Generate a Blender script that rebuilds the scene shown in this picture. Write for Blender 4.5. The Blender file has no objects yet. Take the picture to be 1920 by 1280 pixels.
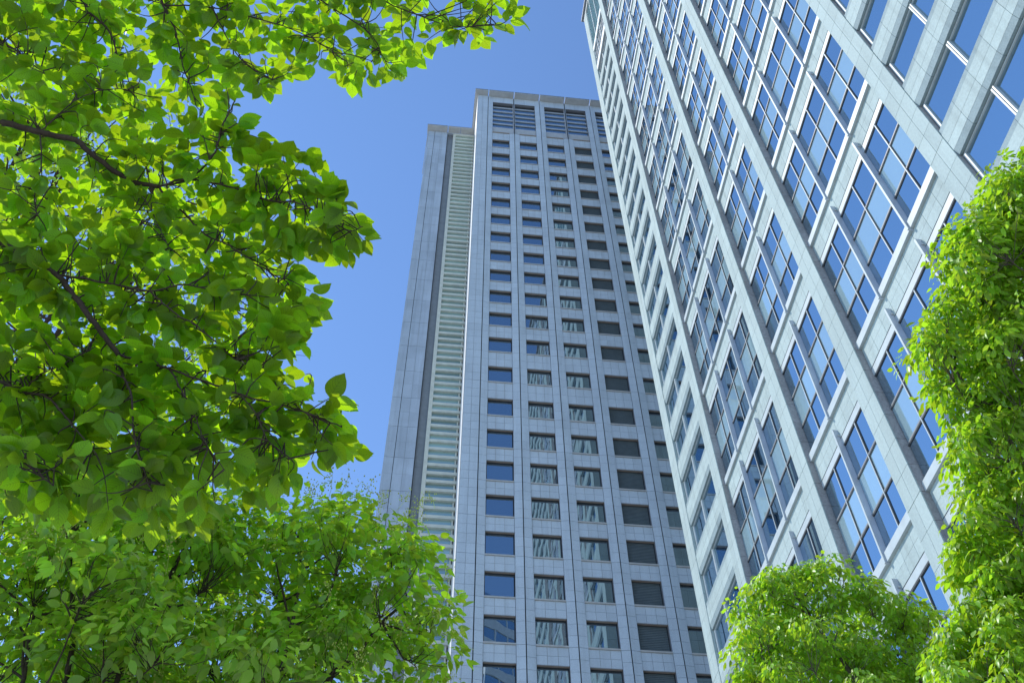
import bpy, math, random
import numpy as np
from mathutils import Matrix, Vector

random.seed(7)
rng = np.random.default_rng(7)
scene = bpy.context.scene
COL = scene.collection

# ------------------------------------------------------------------ camera
F_PX, PITCH, ROLL, YAW = 1772.8, 0.905743, -0.0131235, 0.116987     # photo 1920 x 1280
CAM = np.array([0.0, 0.0, 1.6])
_fw = np.array([math.sin(YAW) * math.cos(PITCH), math.cos(YAW) * math.cos(PITCH), math.sin(PITCH)])
_r = np.array([math.cos(YAW), -math.sin(YAW), 0.0])
_u = np.cross(_r, _fw)
RIGHT = _r * math.cos(ROLL) + _u * math.sin(ROLL)
UP = -_r * math.sin(ROLL) + _u * math.cos(ROLL)
cam_data = bpy.data.cameras.new('camera')
cam_data.sensor_width = 36.0
cam_data.lens = F_PX / 1920 * 36.0
cam_data.clip_end = 6000
cam_data.clip_start = 0.05
cam = bpy.data.objects.new('camera', cam_data)
COL.objects.link(cam)
cam.matrix_world = Matrix(((RIGHT[0], UP[0], -_fw[0], CAM[0]), (RIGHT[1], UP[1], -_fw[1], CAM[1]),
                           (RIGHT[2], UP[2], -_fw[2], CAM[2]), (0, 0, 0, 1)))
scene.camera = cam

# ------------------------------------------------------------------ sky, sun, exposure
SUN_AZ, SUN_EL = math.radians(-66), math.radians(50)
SUN_DIR = np.array([math.sin(SUN_AZ) * math.cos(SUN_EL), math.cos(SUN_AZ) * math.cos(SUN_EL), math.sin(SUN_EL)])
world = bpy.data.worlds.new('World')
scene.world = world
world.use_nodes = True
wn = world.node_tree
sky = wn.nodes.new('ShaderNodeTexSky')
sky.sky_type = 'NISHITA'
sky.sun_disc = False
sky.sun_elevation = SUN_EL
sky.sun_rotation = SUN_AZ % (2 * math.pi)
sky.air_density = 1.0
sky.dust_density = 0.0
sky.ozone_density = 6.8
wn.links.new(sky.outputs[0], wn.nodes['Background'].inputs[0])
wn.nodes['Background'].inputs[1].default_value = 0.137
sun_data = bpy.data.lights.new('sun', 'SUN')
sun_data.energy = 2.3
sun_data.angle = math.radians(0.53)
sun_data.color = (1.0, 0.96, 0.89)
sun = bpy.data.objects.new('sun', sun_data)
COL.objects.link(sun)
sun.rotation_euler = Vector(-SUN_DIR).to_track_quat('-Z', 'Y').to_euler()
sun.location = (-60, 30, 90)
scene.view_settings.view_transform = 'Standard'
scene.view_settings.look = 'None'
scene.view_settings.gamma = 1
scene.view_settings.exposure = 0.8
scene.cycles.max_bounces = 8
scene.cycles.transparent_max_bounces = 8
scene.cycles.sample_clamp_indirect = 6.0


# ------------------------------------------------------------------ projection helpers (to choose which pieces are large enough to be parts)
def ray(px, py):
    v = RIGHT * ((px - 960) / F_PX) - UP * ((py - 640) / F_PX) + _fw
    return v / np.linalg.norm(v)


def at(px, py, d):
    return CAM + ray(px, py) * d


def project(P):
    Q = np.asarray(P, float) - CAM
    z = Q @ _fw
    z = np.where(z < 0.05, 0.05, z)
    return np.stack([960 + F_PX * (Q @ RIGHT) / z, 640 - F_PX * (Q @ UP) / z], -1)


def shown_area(V):
    p = project(V)
    lo, hi = p.min(0), p.max(0)
    lo = np.clip(lo, [0, 0], [1920, 1280]); hi = np.clip(hi, [0, 0], [1920, 1280])
    return float((hi[0] - lo[0]) * (hi[1] - lo[1]))


# ------------------------------------------------------------------ materials
MATS = {}


def new_mat(name):
    m = bpy.data.materials.new(name)
    m.use_nodes = True
    nt = m.node_tree
    nt.nodes.clear()
    out = nt.nodes.new('ShaderNodeOutputMaterial')
    MATS[name] = m
    return m, nt, out


def N(nt, kind, **kw):
    n = nt.nodes.new(kind)
    for k, v in kw.items():
        if isinstance(k, str) and hasattr(n, k):
            setattr(n, k, v)
    return n


def set_in(n, **kw):
    for k, v in kw.items():
        n.inputs[k.replace('_', ' ')].default_value = v


def stone(name, base, speck, rough, var=0.10, speck_scale=9.0, stain=0.12, streak=0.16):
    m, nt, out = new_mat(name)
    L = nt.links.new
    geo = N(nt, 'ShaderNodeNewGeometry')
    oi = N(nt, 'ShaderNodeObjectInfo')
    add = N(nt, 'ShaderNodeMath', operation='ADD'); L(geo.outputs['Random Per Island'], add.inputs[0]); L(oi.outputs['Random'], add.inputs[1])
    fr = N(nt, 'ShaderNodeMath', operation='FRACT'); L(add.outputs[0], fr.inputs[0])
    n1 = N(nt, 'ShaderNodeTexNoise'); set_in(n1, Scale=speck_scale, Detail=4.0, Roughness=0.75); L(geo.outputs['Position'], n1.inputs['Vector'])
    n2 = N(nt, 'ShaderNodeTexNoise'); set_in(n2, Scale=0.35, Detail=3.0); L(geo.outputs['Position'], n2.inputs['Vector'])
    r1 = N(nt, 'ShaderNodeMapRange'); set_in(r1, From_Min=0.32, From_Max=0.68, To_Min=1 - speck, To_Max=1 + speck); L(n1.outputs['Fac'], r1.inputs['Value'])
    r2 = N(nt, 'ShaderNodeMapRange'); set_in(r2, From_Min=0.3, From_Max=0.7, To_Min=1 - stain, To_Max=1 + stain * 0.5); L(n2.outputs['Fac'], r2.inputs['Value'])
    r3 = N(nt, 'ShaderNodeMapRange'); set_in(r3, To_Min=1 - var, To_Max=1 + var * 0.6); L(fr.outputs[0], r3.inputs['Value'])
    mp = N(nt, 'ShaderNodeMapping'); mp.inputs['Scale'].default_value = (2.3, 2.3, 0.10); L(geo.outputs['Position'], mp.inputs['Vector'])
    n3 = N(nt, 'ShaderNodeTexNoise'); set_in(n3, Scale=1.0, Detail=4.0, Roughness=0.6); L(mp.outputs[0], n3.inputs['Vector'])
    r4 = N(nt, 'ShaderNodeMapRange'); set_in(r4, From_Min=0.48, From_Max=0.72, To_Min=1.0, To_Max=1 - streak); L(n3.outputs['Fac'], r4.inputs['Value'])
    m0 = N(nt, 'ShaderNodeMath', operation='MULTIPLY'); L(r2.outputs[0], m0.inputs[0]); L(r4.outputs[0], m0.inputs[1])
    r2 = m0
    m1 = N(nt, 'ShaderNodeMath', operation='MULTIPLY'); L(r1.outputs[0], m1.inputs[0]); L(r2.outputs[0], m1.inputs[1])
    m2 = N(nt, 'ShaderNodeMath', operation='MULTIPLY'); L(m1.outputs[0], m2.inputs[0]); L(r3.outputs[0], m2.inputs[1])
    mix = N(nt, 'ShaderNodeVectorMath', operation='SCALE'); mix.inputs[0].default_value = base; L(m2.outputs[0], mix.inputs['Scale'])
    b = N(nt, 'ShaderNodeBsdfPrincipled'); L(mix.outputs[0], b.inputs['Base Color'])
    set_in(b, Roughness=max(rough, 0.75)); b.inputs['Specular IOR Level'].default_value = 0.12
    bump = N(nt, 'ShaderNodeBump'); set_in(bump, Strength=0.25, Distance=0.01); L(n1.outputs['Fac'], bump.inputs['Height']); L(bump.outputs[0], b.inputs['Normal'])
    L(b.outputs[0], out.inputs[0])
    return m


def plain(name, col, rough=0.5, metal=0.0, noise=0.08):
    m, nt, out = new_mat(name)
    L = nt.links.new
    geo = N(nt, 'ShaderNodeNewGeometry')
    n1 = N(nt, 'ShaderNodeTexNoise'); set_in(n1, Scale=1.7, Detail=5.0); L(geo.outputs['Position'], n1.inputs['Vector'])
    r1 = N(nt, 'ShaderNodeMapRange'); set_in(r1, From_Min=0.3, From_Max=0.7, To_Min=1 - noise, To_Max=1 + noise); L(n1.outputs['Fac'], r1.inputs['Value'])
    mix = N(nt, 'ShaderNodeVectorMath', operation='SCALE'); mix.inputs[0].default_value = col; L(r1.outputs[0], mix.inputs['Scale'])
    b = N(nt, 'ShaderNodeBsdfPrincipled'); L(mix.outputs[0], b.inputs['Base Color'])
    set_in(b, Roughness=rough, Metallic=metal); b.inputs['Specular IOR Level'].default_value = 0.2
    L(b.outputs[0], out.inputs[0])
    return m


def glass(name, tint, inner, base_refl, wave=0.0, wave_scale=0.6, var=0.0):
    """coated office glazing: a mirror-like sheet over a dark interior"""
    m, nt, out = new_mat(name)
    L = nt.links.new
    geo = N(nt, 'ShaderNodeNewGeometry')
    oi = N(nt, 'ShaderNodeObjectInfo')
    add = N(nt, 'ShaderNodeMath', operation='ADD'); L(geo.outputs['Random Per Island'], add.inputs[0]); L(oi.outputs['Random'], add.inputs[1])
    fr = N(nt, 'ShaderNodeMath', operation='FRACT'); L(add.outputs[0], fr.inputs[0])
    rv = N(nt, 'ShaderNodeMapRange'); set_in(rv, To_Min=1 - var, To_Max=1 + var); L(fr.outputs[0], rv.inputs['Value'])
    sc = N(nt, 'ShaderNodeVectorMath', operation='SCALE'); sc.inputs[0].default_value = inner; L(rv.outputs[0], sc.inputs['Scale'])
    d = N(nt, 'ShaderNodeBsdfDiffuse'); L(sc.outputs[0], d.inputs['Color'])
    g = N(nt, 'ShaderNodeBsdfGlossy'); set_in(g, Roughness=0.0); g.inputs['Color'].default_value = (*tint, 1)
    lw = N(nt, 'ShaderNodeLayerWeight'); set_in(lw, Blend=0.28)
    rg = N(nt, 'ShaderNodeMapRange'); set_in(rg, To_Min=base_refl, To_Max=1.0); L(lw.outputs['Fresnel'], rg.inputs['Value'])
    mx = N(nt, 'ShaderNodeMixShader'); L(rg.outputs[0], mx.inputs[0]); L(d.outputs[0], mx.inputs[1]); L(g.outputs[0], mx.inputs[2])
    if wave:
        n1 = N(nt, 'ShaderNodeTexNoise'); set_in(n1, Scale=wave_scale, Detail=1.0); L(geo.outputs['Position'], n1.inputs['Vector'])
        bump = N(nt, 'ShaderNodeBump'); set_in(bump, Strength=1.0, Distance=wave); L(n1.outputs['Fac'], bump.inputs['Height'])
        L(bump.outputs[0], g.inputs['Normal'])
    L(mx.outputs[0], out.inputs[0])
    return m


def leaf_mat(name, refl, trans, gloss=0.12, veins=0.0, var=0.25, yellow=0.0):
    m, nt, out = new_mat(name)
    L = nt.links.new
    geo = N(nt, 'ShaderNodeNewGeometry')
    oi = N(nt, 'ShaderNodeObjectInfo')
    add = N(nt, 'ShaderNodeMath', operation='ADD'); L(geo.outputs['Random Per Island'], add.inputs[0]); L(oi.outputs['Random'], add.inputs[1])
    fr = N(nt, 'ShaderNodeMath', operation='FRACT'); L(add.outputs[0], fr.inputs[0])
    r3 = N(nt, 'ShaderNodeMapRange'); set_in(r3, To_Min=1 - var, To_Max=1 + var); L(fr.outputs[0], r3.inputs['Value'])
    hue = N(nt, 'ShaderNodeMapRange'); set_in(hue, To_Min=0.485, To_Max=0.512); L(fr.outputs[0], hue.inputs['Value'])
    fac = r3.outputs[0]
    if veins:
        uv = N(nt, 'ShaderNodeUVMap')
        sep = N(nt, 'ShaderNodeSeparateXYZ'); L(uv.outputs[0], sep.inputs[0])
        ab = N(nt, 'ShaderNodeMath', operation='ABSOLUTE'); L(sep.outputs['X'], ab.inputs[0])
        # side veins sweep forward to the tip: v - 0.55*u^1.3
        pw = N(nt, 'ShaderNodeMath', operation='POWER'); L(ab.outputs[0], pw.inputs[0]); pw.inputs[1].default_value = 1.4
        mu = N(nt, 'ShaderNodeMath', operation='MULTIPLY_ADD'); L(pw.outputs[0], mu.inputs[0]); mu.inputs[1].default_value = -0.42; L(sep.outputs['Y'], mu.inputs[2])
        fq = N(nt, 'ShaderNodeMath', operation='MULTIPLY'); L(mu.outputs[0], fq.inputs[0]); fq.inputs[1].default_value = 7.5
        f2 = N(nt, 'ShaderNodeMath', operation='FRACT'); L(fq.outputs[0], f2.inputs[0])
        c1 = N(nt, 'ShaderNodeMath', operation='SUBTRACT'); L(f2.outputs[0], c1.inputs[0]); c1.inputs[1].default_value = 0.5
        a1 = N(nt, 'ShaderNodeMath', operation='ABSOLUTE'); L(c1.outputs[0], a1.inputs[0])
        v1 = N(nt, 'ShaderNodeMapRange'); set_in(v1, From_Min=0.0, From_Max=0.14, To_Min=1 - veins, To_Max=1.0); L(a1.outputs[0], v1.inputs['Value'])
        v2 = N(nt, 'ShaderNodeMapRange'); set_in(v2, From_Min=0.0, From_Max=0.05, To_Min=1 - veins, To_Max=1.0); L(ab.outputs[0], v2.inputs['Value'])
        vm = N(nt, 'ShaderNodeMath', operation='MULTIPLY'); L(v1.outputs[0], vm.inputs[0]); L(v2.outputs[0], vm.inputs[1])
        fm = N(nt, 'ShaderNodeMath', operation='MULTIPLY'); L(vm.outputs[0], fm.inputs[0]); L(r3.outputs[0], fm.inputs[1])
        fac = fm.outputs[0]

    def tinted(col):
        s = N(nt, 'ShaderNodeVectorMath', operation='SCALE'); s.inputs[0].default_value = col; L(fac, s.inputs['Scale'])
        h = N(nt, 'ShaderNodeHueSaturation'); L(s.outputs[0], h.inputs['Color']); L(hue.outputs[0], h.inputs['Hue'])
        return h.outputs[0]
    d = N(nt, 'ShaderNodeBsdfDiffuse'); L(tinted(refl), d.inputs['Color'])
    t = N(nt, 'ShaderNodeBsdfTranslucent'); L(tinted(trans), t.inputs['Color'])
    ad = N(nt, 'ShaderNodeAddShader'); L(d.outputs[0], ad.inputs[0]); L(t.outputs[0], ad.inputs[1])
    g = N(nt, 'ShaderNodeBsdfGlossy'); set_in(g, Roughness=0.42); g.inputs['Color'].default_value = (1, 1, 1, 1)
    lw = N(nt, 'ShaderNodeLayerWeight'); set_in(lw, Blend=0.35)
    gm = N(nt, 'ShaderNodeMath', operation='MULTIPLY_ADD'); L(lw.outputs['Facing'], gm.inputs[0]); gm.inputs[1].default_value = gloss; gm.inputs[2].default_value = gloss * 0.35
    mx = N(nt, 'ShaderNodeMixShader'); L(gm.outputs[0], mx.inputs[0]); L(ad.outputs[0], mx.inputs[1]); L(g.outputs[0], mx.inputs[2])
    L(mx.outputs[0], out.inputs[0])
    return m


GRANITE = stone('grey_granite', (0.58, 0.65, 0.715), 0.14, 0.55, var=0.045, speck_scale=16, streak=0.09, stain=0.07)
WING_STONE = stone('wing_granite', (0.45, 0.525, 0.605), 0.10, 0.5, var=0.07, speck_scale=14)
PALE_STONE = stone('pale_granite', (0.415, 0.505, 0.485), 0.10, 0.5, var=0.07, speck_scale=10, stain=0.05)
PALE_STONE_DARK = stone('pale_granite_dark', (0.30, 0.38, 0.385), 0.14, 0.45, var=0.05, speck_scale=16, stain=0.05)  # darker version of the pale stone, for band strips and end wall
SHADED_STONE = stone('shaded_granite', (0.35, 0.345, 0.34), 0.22, 0.5, var=0.1, speck_scale=10)  # pier returns: their shade is put into a darker stone colour
JOINT = plain('joint_mortar', (0.24, 0.25, 0.27), 0.9)
JOINT_PALE = plain('joint_mortar_pale', (0.30, 0.335, 0.335), 0.9)
FACADE_GAP = plain('facade_gasket', (0.10, 0.108, 0.115), 0.8)
DARK_GAP = plain('dark_gasket', (0.03, 0.033, 0.036), 0.8)
SILL = plain('sill_stone', (0.50, 0.49, 0.47), 0.6)
LINTEL = plain('lintel_soffit', (0.36, 0.30, 0.25), 0.8)
FRAME_DARK = plain('bronze_window_frame', (0.055, 0.06, 0.065), 0.4, 0.3)
WHITE_PANEL = plain('white_coated_panel', (0.78, 0.77, 0.74), 0.5)
SOFFIT = plain('soffit_panel', (0.52, 0.52, 0.50), 0.6)
CREAM = plain('cream_metal', (0.60, 0.625, 0.54), 0.5)
SLAT_METAL = plain('grey_metal_slat', (0.50, 0.52, 0.54), 0.45)
DARK_STRIP = plain('charcoal_panel', (0.21, 0.235, 0.25), 0.5)
ALU = plain('aluminium', (0.55, 0.57, 0.57), 0.38, 0.35)
ALU_WHITE = plain('white_aluminium', (0.49, 0.55, 0.55), 0.4)
TRANSOM = plain('transom_aluminium', (0.26, 0.275, 0.275), 0.45)
ALU_DARK = plain('dark_aluminium', (0.20, 0.215, 0.225), 0.45)
FIN_MAT = plain('fin_aluminium', (0.50, 0.54, 0.60), 0.42, 0.25)
ROOF_DARK = plain('roof_edge_metal', (0.25, 0.26, 0.27), 0.5)
GLASS_T = glass('tower_glazing', (0.66, 0.83, 0.96), (0.010, 0.022, 0.036), 0.42, wave=0.0032, wave_scale=0.55, var=0.4)
GLASS_R = glass('facade_glazing', (0.61, 0.74, 0.80), (0.012, 0.04, 0.09), 0.72, wave=0.0018, wave_scale=0.4, var=0.3)
GLASS_SPAN = glass('spandrel_glazing', (0.80, 0.92, 1.0), (0.30, 0.44, 0.47), 0.40, wave=0.0018, wave_scale=0.4, var=0.08)
GLASS_TEAL = glass('teal_crown_glazing', (0.8, 0.95, 1.0), (0.34, 0.50, 0.52), 0.15, var=0.06)
GLASS_GREEN = glass('green_louvre_glazing', (0.75, 0.95, 0.95), (0.27, 0.40, 0.37), 0.30, wave=0.002, var=0.45)
BLIND = plain('grey_blind', (0.13, 0.16, 0.17), 0.6)
BARK = stone('bark', (0.075, 0.058, 0.045), 0.35, 0.9, var=0.1, speck_scale=30)
BARK_PALE = stone('bark_grey', (0.13, 0.11, 0.09), 0.35, 0.9, var=0.1, speck_scale=30)
LEAF_A = leaf_mat('broad_leaf', (0.045, 0.10, 0.006), (0.29, 0.455, 0.006), gloss=0.05, veins=0.34, var=0.35)
LEAF_B = leaf_mat('glossy_leaf', (0.08, 0.16, 0.014), (0.31, 0.47, 0.014), gloss=0.10, var=0.35)
LEAF_C = leaf_mat('young_leaf', (0.10, 0.17, 0.016), (0.28, 0.42, 0.02), gloss=0.07)
LEAF_D = leaf_mat('bright_leaf', (0.11, 0.195, 0.013), (0.27, 0.405, 0.012), gloss=0.09, var=0.35)
BLOSSOM = leaf_mat('blossom', (0.42, 0.44, 0.14), (0.22, 0.26, 0.06), gloss=0.0)
PAVING = stone('paving', (0.42, 0.41, 0.39), 0.12, 0.85, var=0.05)


# ------------------------------------------------------------------ mesh helpers
def tag(o, label=None, cat=None, group=None, kind=None):
    for k, v in (('label', label), ('category', cat), ('group', group), ('kind', kind)):
        if v:
            o[k] = v
    return o


def empty(name, loc):
    o = bpy.data.objects.new(name, None)
    o.location = loc
    COL.objects.link(o)
    return o


def origin_of(parent):
    p = Vector((0, 0, 0))
    while parent is not None:
        p += parent.location
        parent = parent.parent
    return p


def link(name, me, loc, parent=None):
    o = bpy.data.objects.new(name, me)
    COL.objects.link(o)
    o.location = Vector(loc) - (origin_of(parent) if parent else Vector((0, 0, 0)))
    if parent:
        o.parent = parent
    return o


FACES = [(0, 1, 2, 3), (4, 7, 6, 5), (0, 4, 5, 1), (1, 5, 6, 2), (2, 6, 7, 3), (3, 7, 4, 0)]


def hexa(x0, x1, y0, y1, z0, z1):
    return np.array([(x0, y0, z0), (x0, y1, z0), (x1, y1, z0), (x1, y0, z0),
                     (x0, y0, z1), (x0, y1, z1), (x1, y1, z1), (x1, y0, z1)], float)


_cache = {}


def hexa_obj(name, V, mat, parent):
    """one closed eight-cornered block as an object; equal blocks share mesh data"""
    V = np.asarray(V, float)
    c = (V.min(0) + V.max(0)) / 2
    rel = np.round(V - c, 3)
    key = (mat.name, rel.tobytes())
    me = _cache.get(key)
    if me is None:
        me = bpy.data.meshes.new(name)
        me.from_pydata([tuple(v) for v in rel], [], FACES)
        me.materials.append(mat)
        _cache[key] = me
    return link(name, me, c, parent)


def joined(name, blocks, mat, parent, kind=None):
    """many blocks as one mesh"""
    if not len(blocks):
        return None
    base = origin_of(parent)
    V = np.concatenate(blocks) - np.array(base)
    n = len(blocks)
    F = (np.array(FACES)[None] + 8 * np.arange(n)[:, None, None]).reshape(-1, 4)
    me = bpy.data.meshes.new(name)
    me.from_pydata(V.tolist(), [], F.tolist())
    me.materials.append(mat)
    o = link(name, me, base, parent)
    if kind:
        o['kind'] = kind
    return o


def pieces(name, mass_name, blocks, mat, parent, limit=300):
    """the pieces that show largest become parts of their own, the rest one mass"""
    area = np.array([shown_area(b) for b in blocks])
    order = np.argsort(-area)
    k = [i for i in order[:limit] if area[i] > 12]
    ks = set(k)
    for i in k:
        hexa_obj(name, blocks[i], mat, parent)
    joined(mass_name, [blocks[i] for i in range(len(blocks)) if i not in ks], mat, parent, 'stuff')


# ------------------------------------------------------------------ ground
me = bpy.data.meshes.new('plaza_ground')
me.from_pydata([(-900, -900, 0), (900, -900, 0), (900, 900, 0), (-900, 900, 0)], [], [(0, 1, 2, 3)])
me.materials.append(PAVING)
tag(link('plaza_ground', me, (0, 0, 0)), 'grey stone paved plaza below the buildings', kind='structure')

Z0 = 1.6                      # eye height: measured heights are above the eye

# ================================================================== grey granite tower (middle)
YT, YW = 61.5, 67.2
BX = [3.99 + 4.01 * i for i in range(8)]         # seams on the front
CX = 2.337                                        # left front corner
HALF = 0.745                                      # half pier
RIDGE, EDGE, SPAN, GLZ = YT - 0.11, YT, YT + 0.07, YT + 0.42
tower = empty('granite_tower', (14, YT + 12, 0))
tag(tower, 'grey granite office tower with square windows and a taller louvred crown', 'tower')
tops = [2.0556 - 0.0688 * i for i in range(11)] + [1.2944, 1.2157, 1.1353, 1.0641]
tops += [1.0641 - 0.0677 * (i + 1) for i in range(20)]
tops = [t * YT + Z0 for t in tops if t * YT + Z0 > 8]
OPEN_H = 2.5
ROOF_Z = 2.2937 * YT + Z0
CB_TOP, CB_BOT = 2.262 * YT + Z0, 2.092 * YT + Z0
XR_END = BX[-1] + 1.6

# core behind the cladding
core = []
core.append(hexa(CX + 0.06, XR_END, GLZ + 0.09, YT + 26, 0, ROOF_Z - 0.05))
joined('core_wall', core, JOINT, tower)
back = []                                        # mortar layer behind the piers
for i, sx in enumerate(BX):
    x0 = CX + 0.04 if i == 0 else sx - HALF + 0.01
    back.append(hexa(x0, sx + HALF - 0.01, YT + 0.05, GLZ + 0.08, 0, CB_BOT))
    if i % 2 == 0:
        back.append(hexa(x0, sx + HALF - 0.01, YT + 0.05, GLZ + 0.08, CB_BOT, ROOF_Z - 0.06))
back.append(hexa(CX + 0.04, XR_END, YT + 0.05, GLZ + 0.07, CB_TOP, ROOF_Z - 0.07))
joined('pier_backing', back, JOINT, tower)
joined('seam_gasket', [hexa(sx - 0.06, sx + 0.06, RIDGE + 0.09, YT + 0.05, 0, ROOF_Z - 0.08) for sx in BX], DARK_GAP, tower)

panels = []
G = 0.011                                         # half joint
levels = []                                       # floor lines = underside of each sill
sill_b = [t - OPEN_H - 0.14 for t in tops]
bounds = [CB_BOT - 0.25] + sill_b


def fold(xa, ya, xb, yb, z0, z1):
    return np.array([(xa, ya, z0), (xa, YT + 0.04, z0), (xb, YT + 0.04, z0), (xb, yb, z0),
                     (xa, ya, z1), (xa, YT + 0.04, z1), (xb, YT + 0.04, z1), (xb, yb, z1)], float)


def pier_panels(za, zb, n, crown=False):
    for k in range(n):
        z0 = zb + (za - zb) * k / n + G
        z1 = zb + (za - zb) * (k + 1) / n - G
        if k == 0:
            z0 += 0.012
        for i, sx in enumerate(BX):
            if crown and i % 2 == 1:
                continue
            if i == 0:
                xm = (CX + sx) / 2
                panels.append(fold(CX + 0.07, RIDGE, xm - G, RIDGE, z0, z1))
                panels.append(fold(xm + G, RIDGE, sx - 0.045, RIDGE, z0, z1))
            else:
                panels.append(fold(sx - HALF, EDGE, sx - 0.045, RIDGE, z0, z1))
            panels.append(fold(sx + 0.045, RIDGE, sx + HALF, EDGE, z0, z1))


for a, b in zip(bounds[:-1], bounds[1:]):
    pier_panels(a, b, 4)
# crown piers and the band under the eave
pier_panels(ROOF_Z - 0.02, CB_BOT - 0.25, 9, crown=True)
for i in range(0, len(BX) - 2, 2):
    for sub in range(2):
        xa, xb = BX[i + sub] + (HALF + 0.01 if sub == 0 else 0.045), BX[i + sub + 1] - (0.045 if sub == 0 else HALF + 0.01)
        xm = (xa + xb) / 2
        for (p, q) in ((xa, xm - G), (xm + G, xb)):
            panels.append(hexa(p, q, EDGE, YT + 0.04, CB_TOP, ROOF_Z - 0.02))
# spandrels, sills, windows
spand_joint = []
prev = CB_BOT - 0.16
for r, t in enumerate(tops):
    for i in range(len(BX) - 1):
        xa, xb = BX[i] + HALF + 0.012, BX[i + 1] - HALF - 0.012
        for c in range(3):
            p, q = xa + (xb - xa) * c / 3 + G, xa + (xb - xa) * (c + 1) / 3 - G
            zm = (t + prev) / 2
            if prev - t > 1.0:
                panels.append(hexa(p, q, SPAN, SPAN + 0.1, t, zm - G))
                panels.append(hexa(p, q, SPAN, SPAN + 0.1, zm + G, prev - 0.01))
            else:
                panels.append(hexa(p, q, SPAN, SPAN + 0.1, t, prev - 0.01))
        spand_joint.append(hexa(xa, xb, SPAN + 0.06, GLZ + 0.08, t + 0.012, prev - 0.02))
    prev = t - OPEN_H - 0.14
for b_ in spand_joint:
    hexa_obj('spandrel_backing', b_, LINTEL, tower)
pieces('stone_panel', 'stone_cladding', panels, GRANITE, tower)


def frame_mesh(name, w, h, t, dep, mat, bars=()):
    """rectangular window frame in the XZ plane, centred; bars = vertical mullions"""
    B = [hexa(-w / 2, w / 2, 0, dep, -h / 2, -h / 2 + t * 1.3), hexa(-w / 2, w / 2, 0, dep, h / 2 - t, h / 2),
         hexa(-w / 2, -w / 2 + t, 0, dep, -h / 2 + t * 1.3, h / 2 - t), hexa(w / 2 - t, w / 2, 0, dep, -h / 2 + t * 1.3, h / 2 - t)]
    for b in bars:
        B.append(hexa(b - t / 2, b + t / 2, 0, dep, -h / 2 + t * 1.3, h / 2 - t))
    V = np.concatenate(B)
    F = (np.array(FACES)[None] + 8 * np.arange(len(B))[:, None, None]).reshape(-1, 4)
    me = bpy.data.meshes.new(name)
    me.from_pydata(V.tolist(), [], F.tolist())
    me.materials.append(mat)
    return me


WW = BX[1] - BX[0] - 2 * HALF - 0.03
win_me = frame_mesh('window', WW, OPEN_H, 0.075, 0.11, FRAME_DARK)
slat_blocks = [hexa(-WW / 2 + 0.08, WW / 2 - 0.08, 0.06, 0.07, z, z + 0.15) for z in np.arange(-1.1, 1.1, 0.155)]
V = np.concatenate(slat_blocks)
V[:, 1] += np.where((np.arange(len(V)) % 8) < 4, -0.012, 0.012)        # tilt the slats
F = (np.array(FACES)[None] + 8 * np.arange(len(slat_blocks))[:, None, None]).reshape(-1, 4)
blind_me = bpy.data.meshes.new('blind')
blind_me.from_pydata(V.tolist(), [], F.tolist())
blind_me.materials.append(BLIND)
for r, t in enumerate(tops):
    for i in range(len(BX) - 1):
        cx = (BX[i] + BX[i + 1]) / 2
        zc = t - OPEN_H / 2
        if t < 20 and r > 24:
            pass
        w = link('window', win_me, (cx, GLZ - 0.04, zc), tower)
        jt = rng.normal(0, 0.0055, 3)
        y0 = GLZ
        P = hexa(cx - WW / 2 + 0.05, cx + WW / 2 - 0.05, y0, y0 + 0.02, zc - OPEN_H / 2 + 0.08, zc + OPEN_H / 2 - 0.06)
        P[[0, 4], 1] += jt[0]; P[[3, 7], 1] -= jt[0]; P[[0, 3], 1] += jt[1]; P[[4, 7], 1] -= jt[1]
        if i == 3:
            hexa_obj('pane', P + np.array([0, 0.03, 0]), GLASS_T, w)
            link('blind', blind_me, (cx, GLZ - 0.075, zc), w)
        else:
            hexa_obj('pane', P, GLASS_T, w)
        hexa_obj('sill', hexa(cx - WW / 2 - 0.01, cx + WW / 2 + 0.01, EDGE - 0.03, GLZ + 0.05, t - OPEN_H - 0.13, t - OPEN_H - 0.001), SILL, tower)
        hexa_obj('lintel', hexa(cx - WW / 2 - 0.01, cx + WW / 2 + 0.01, SPAN + 0.102, GLZ + 0.06, t - 0.004, t + 0.01), LINTEL, tower)

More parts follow.
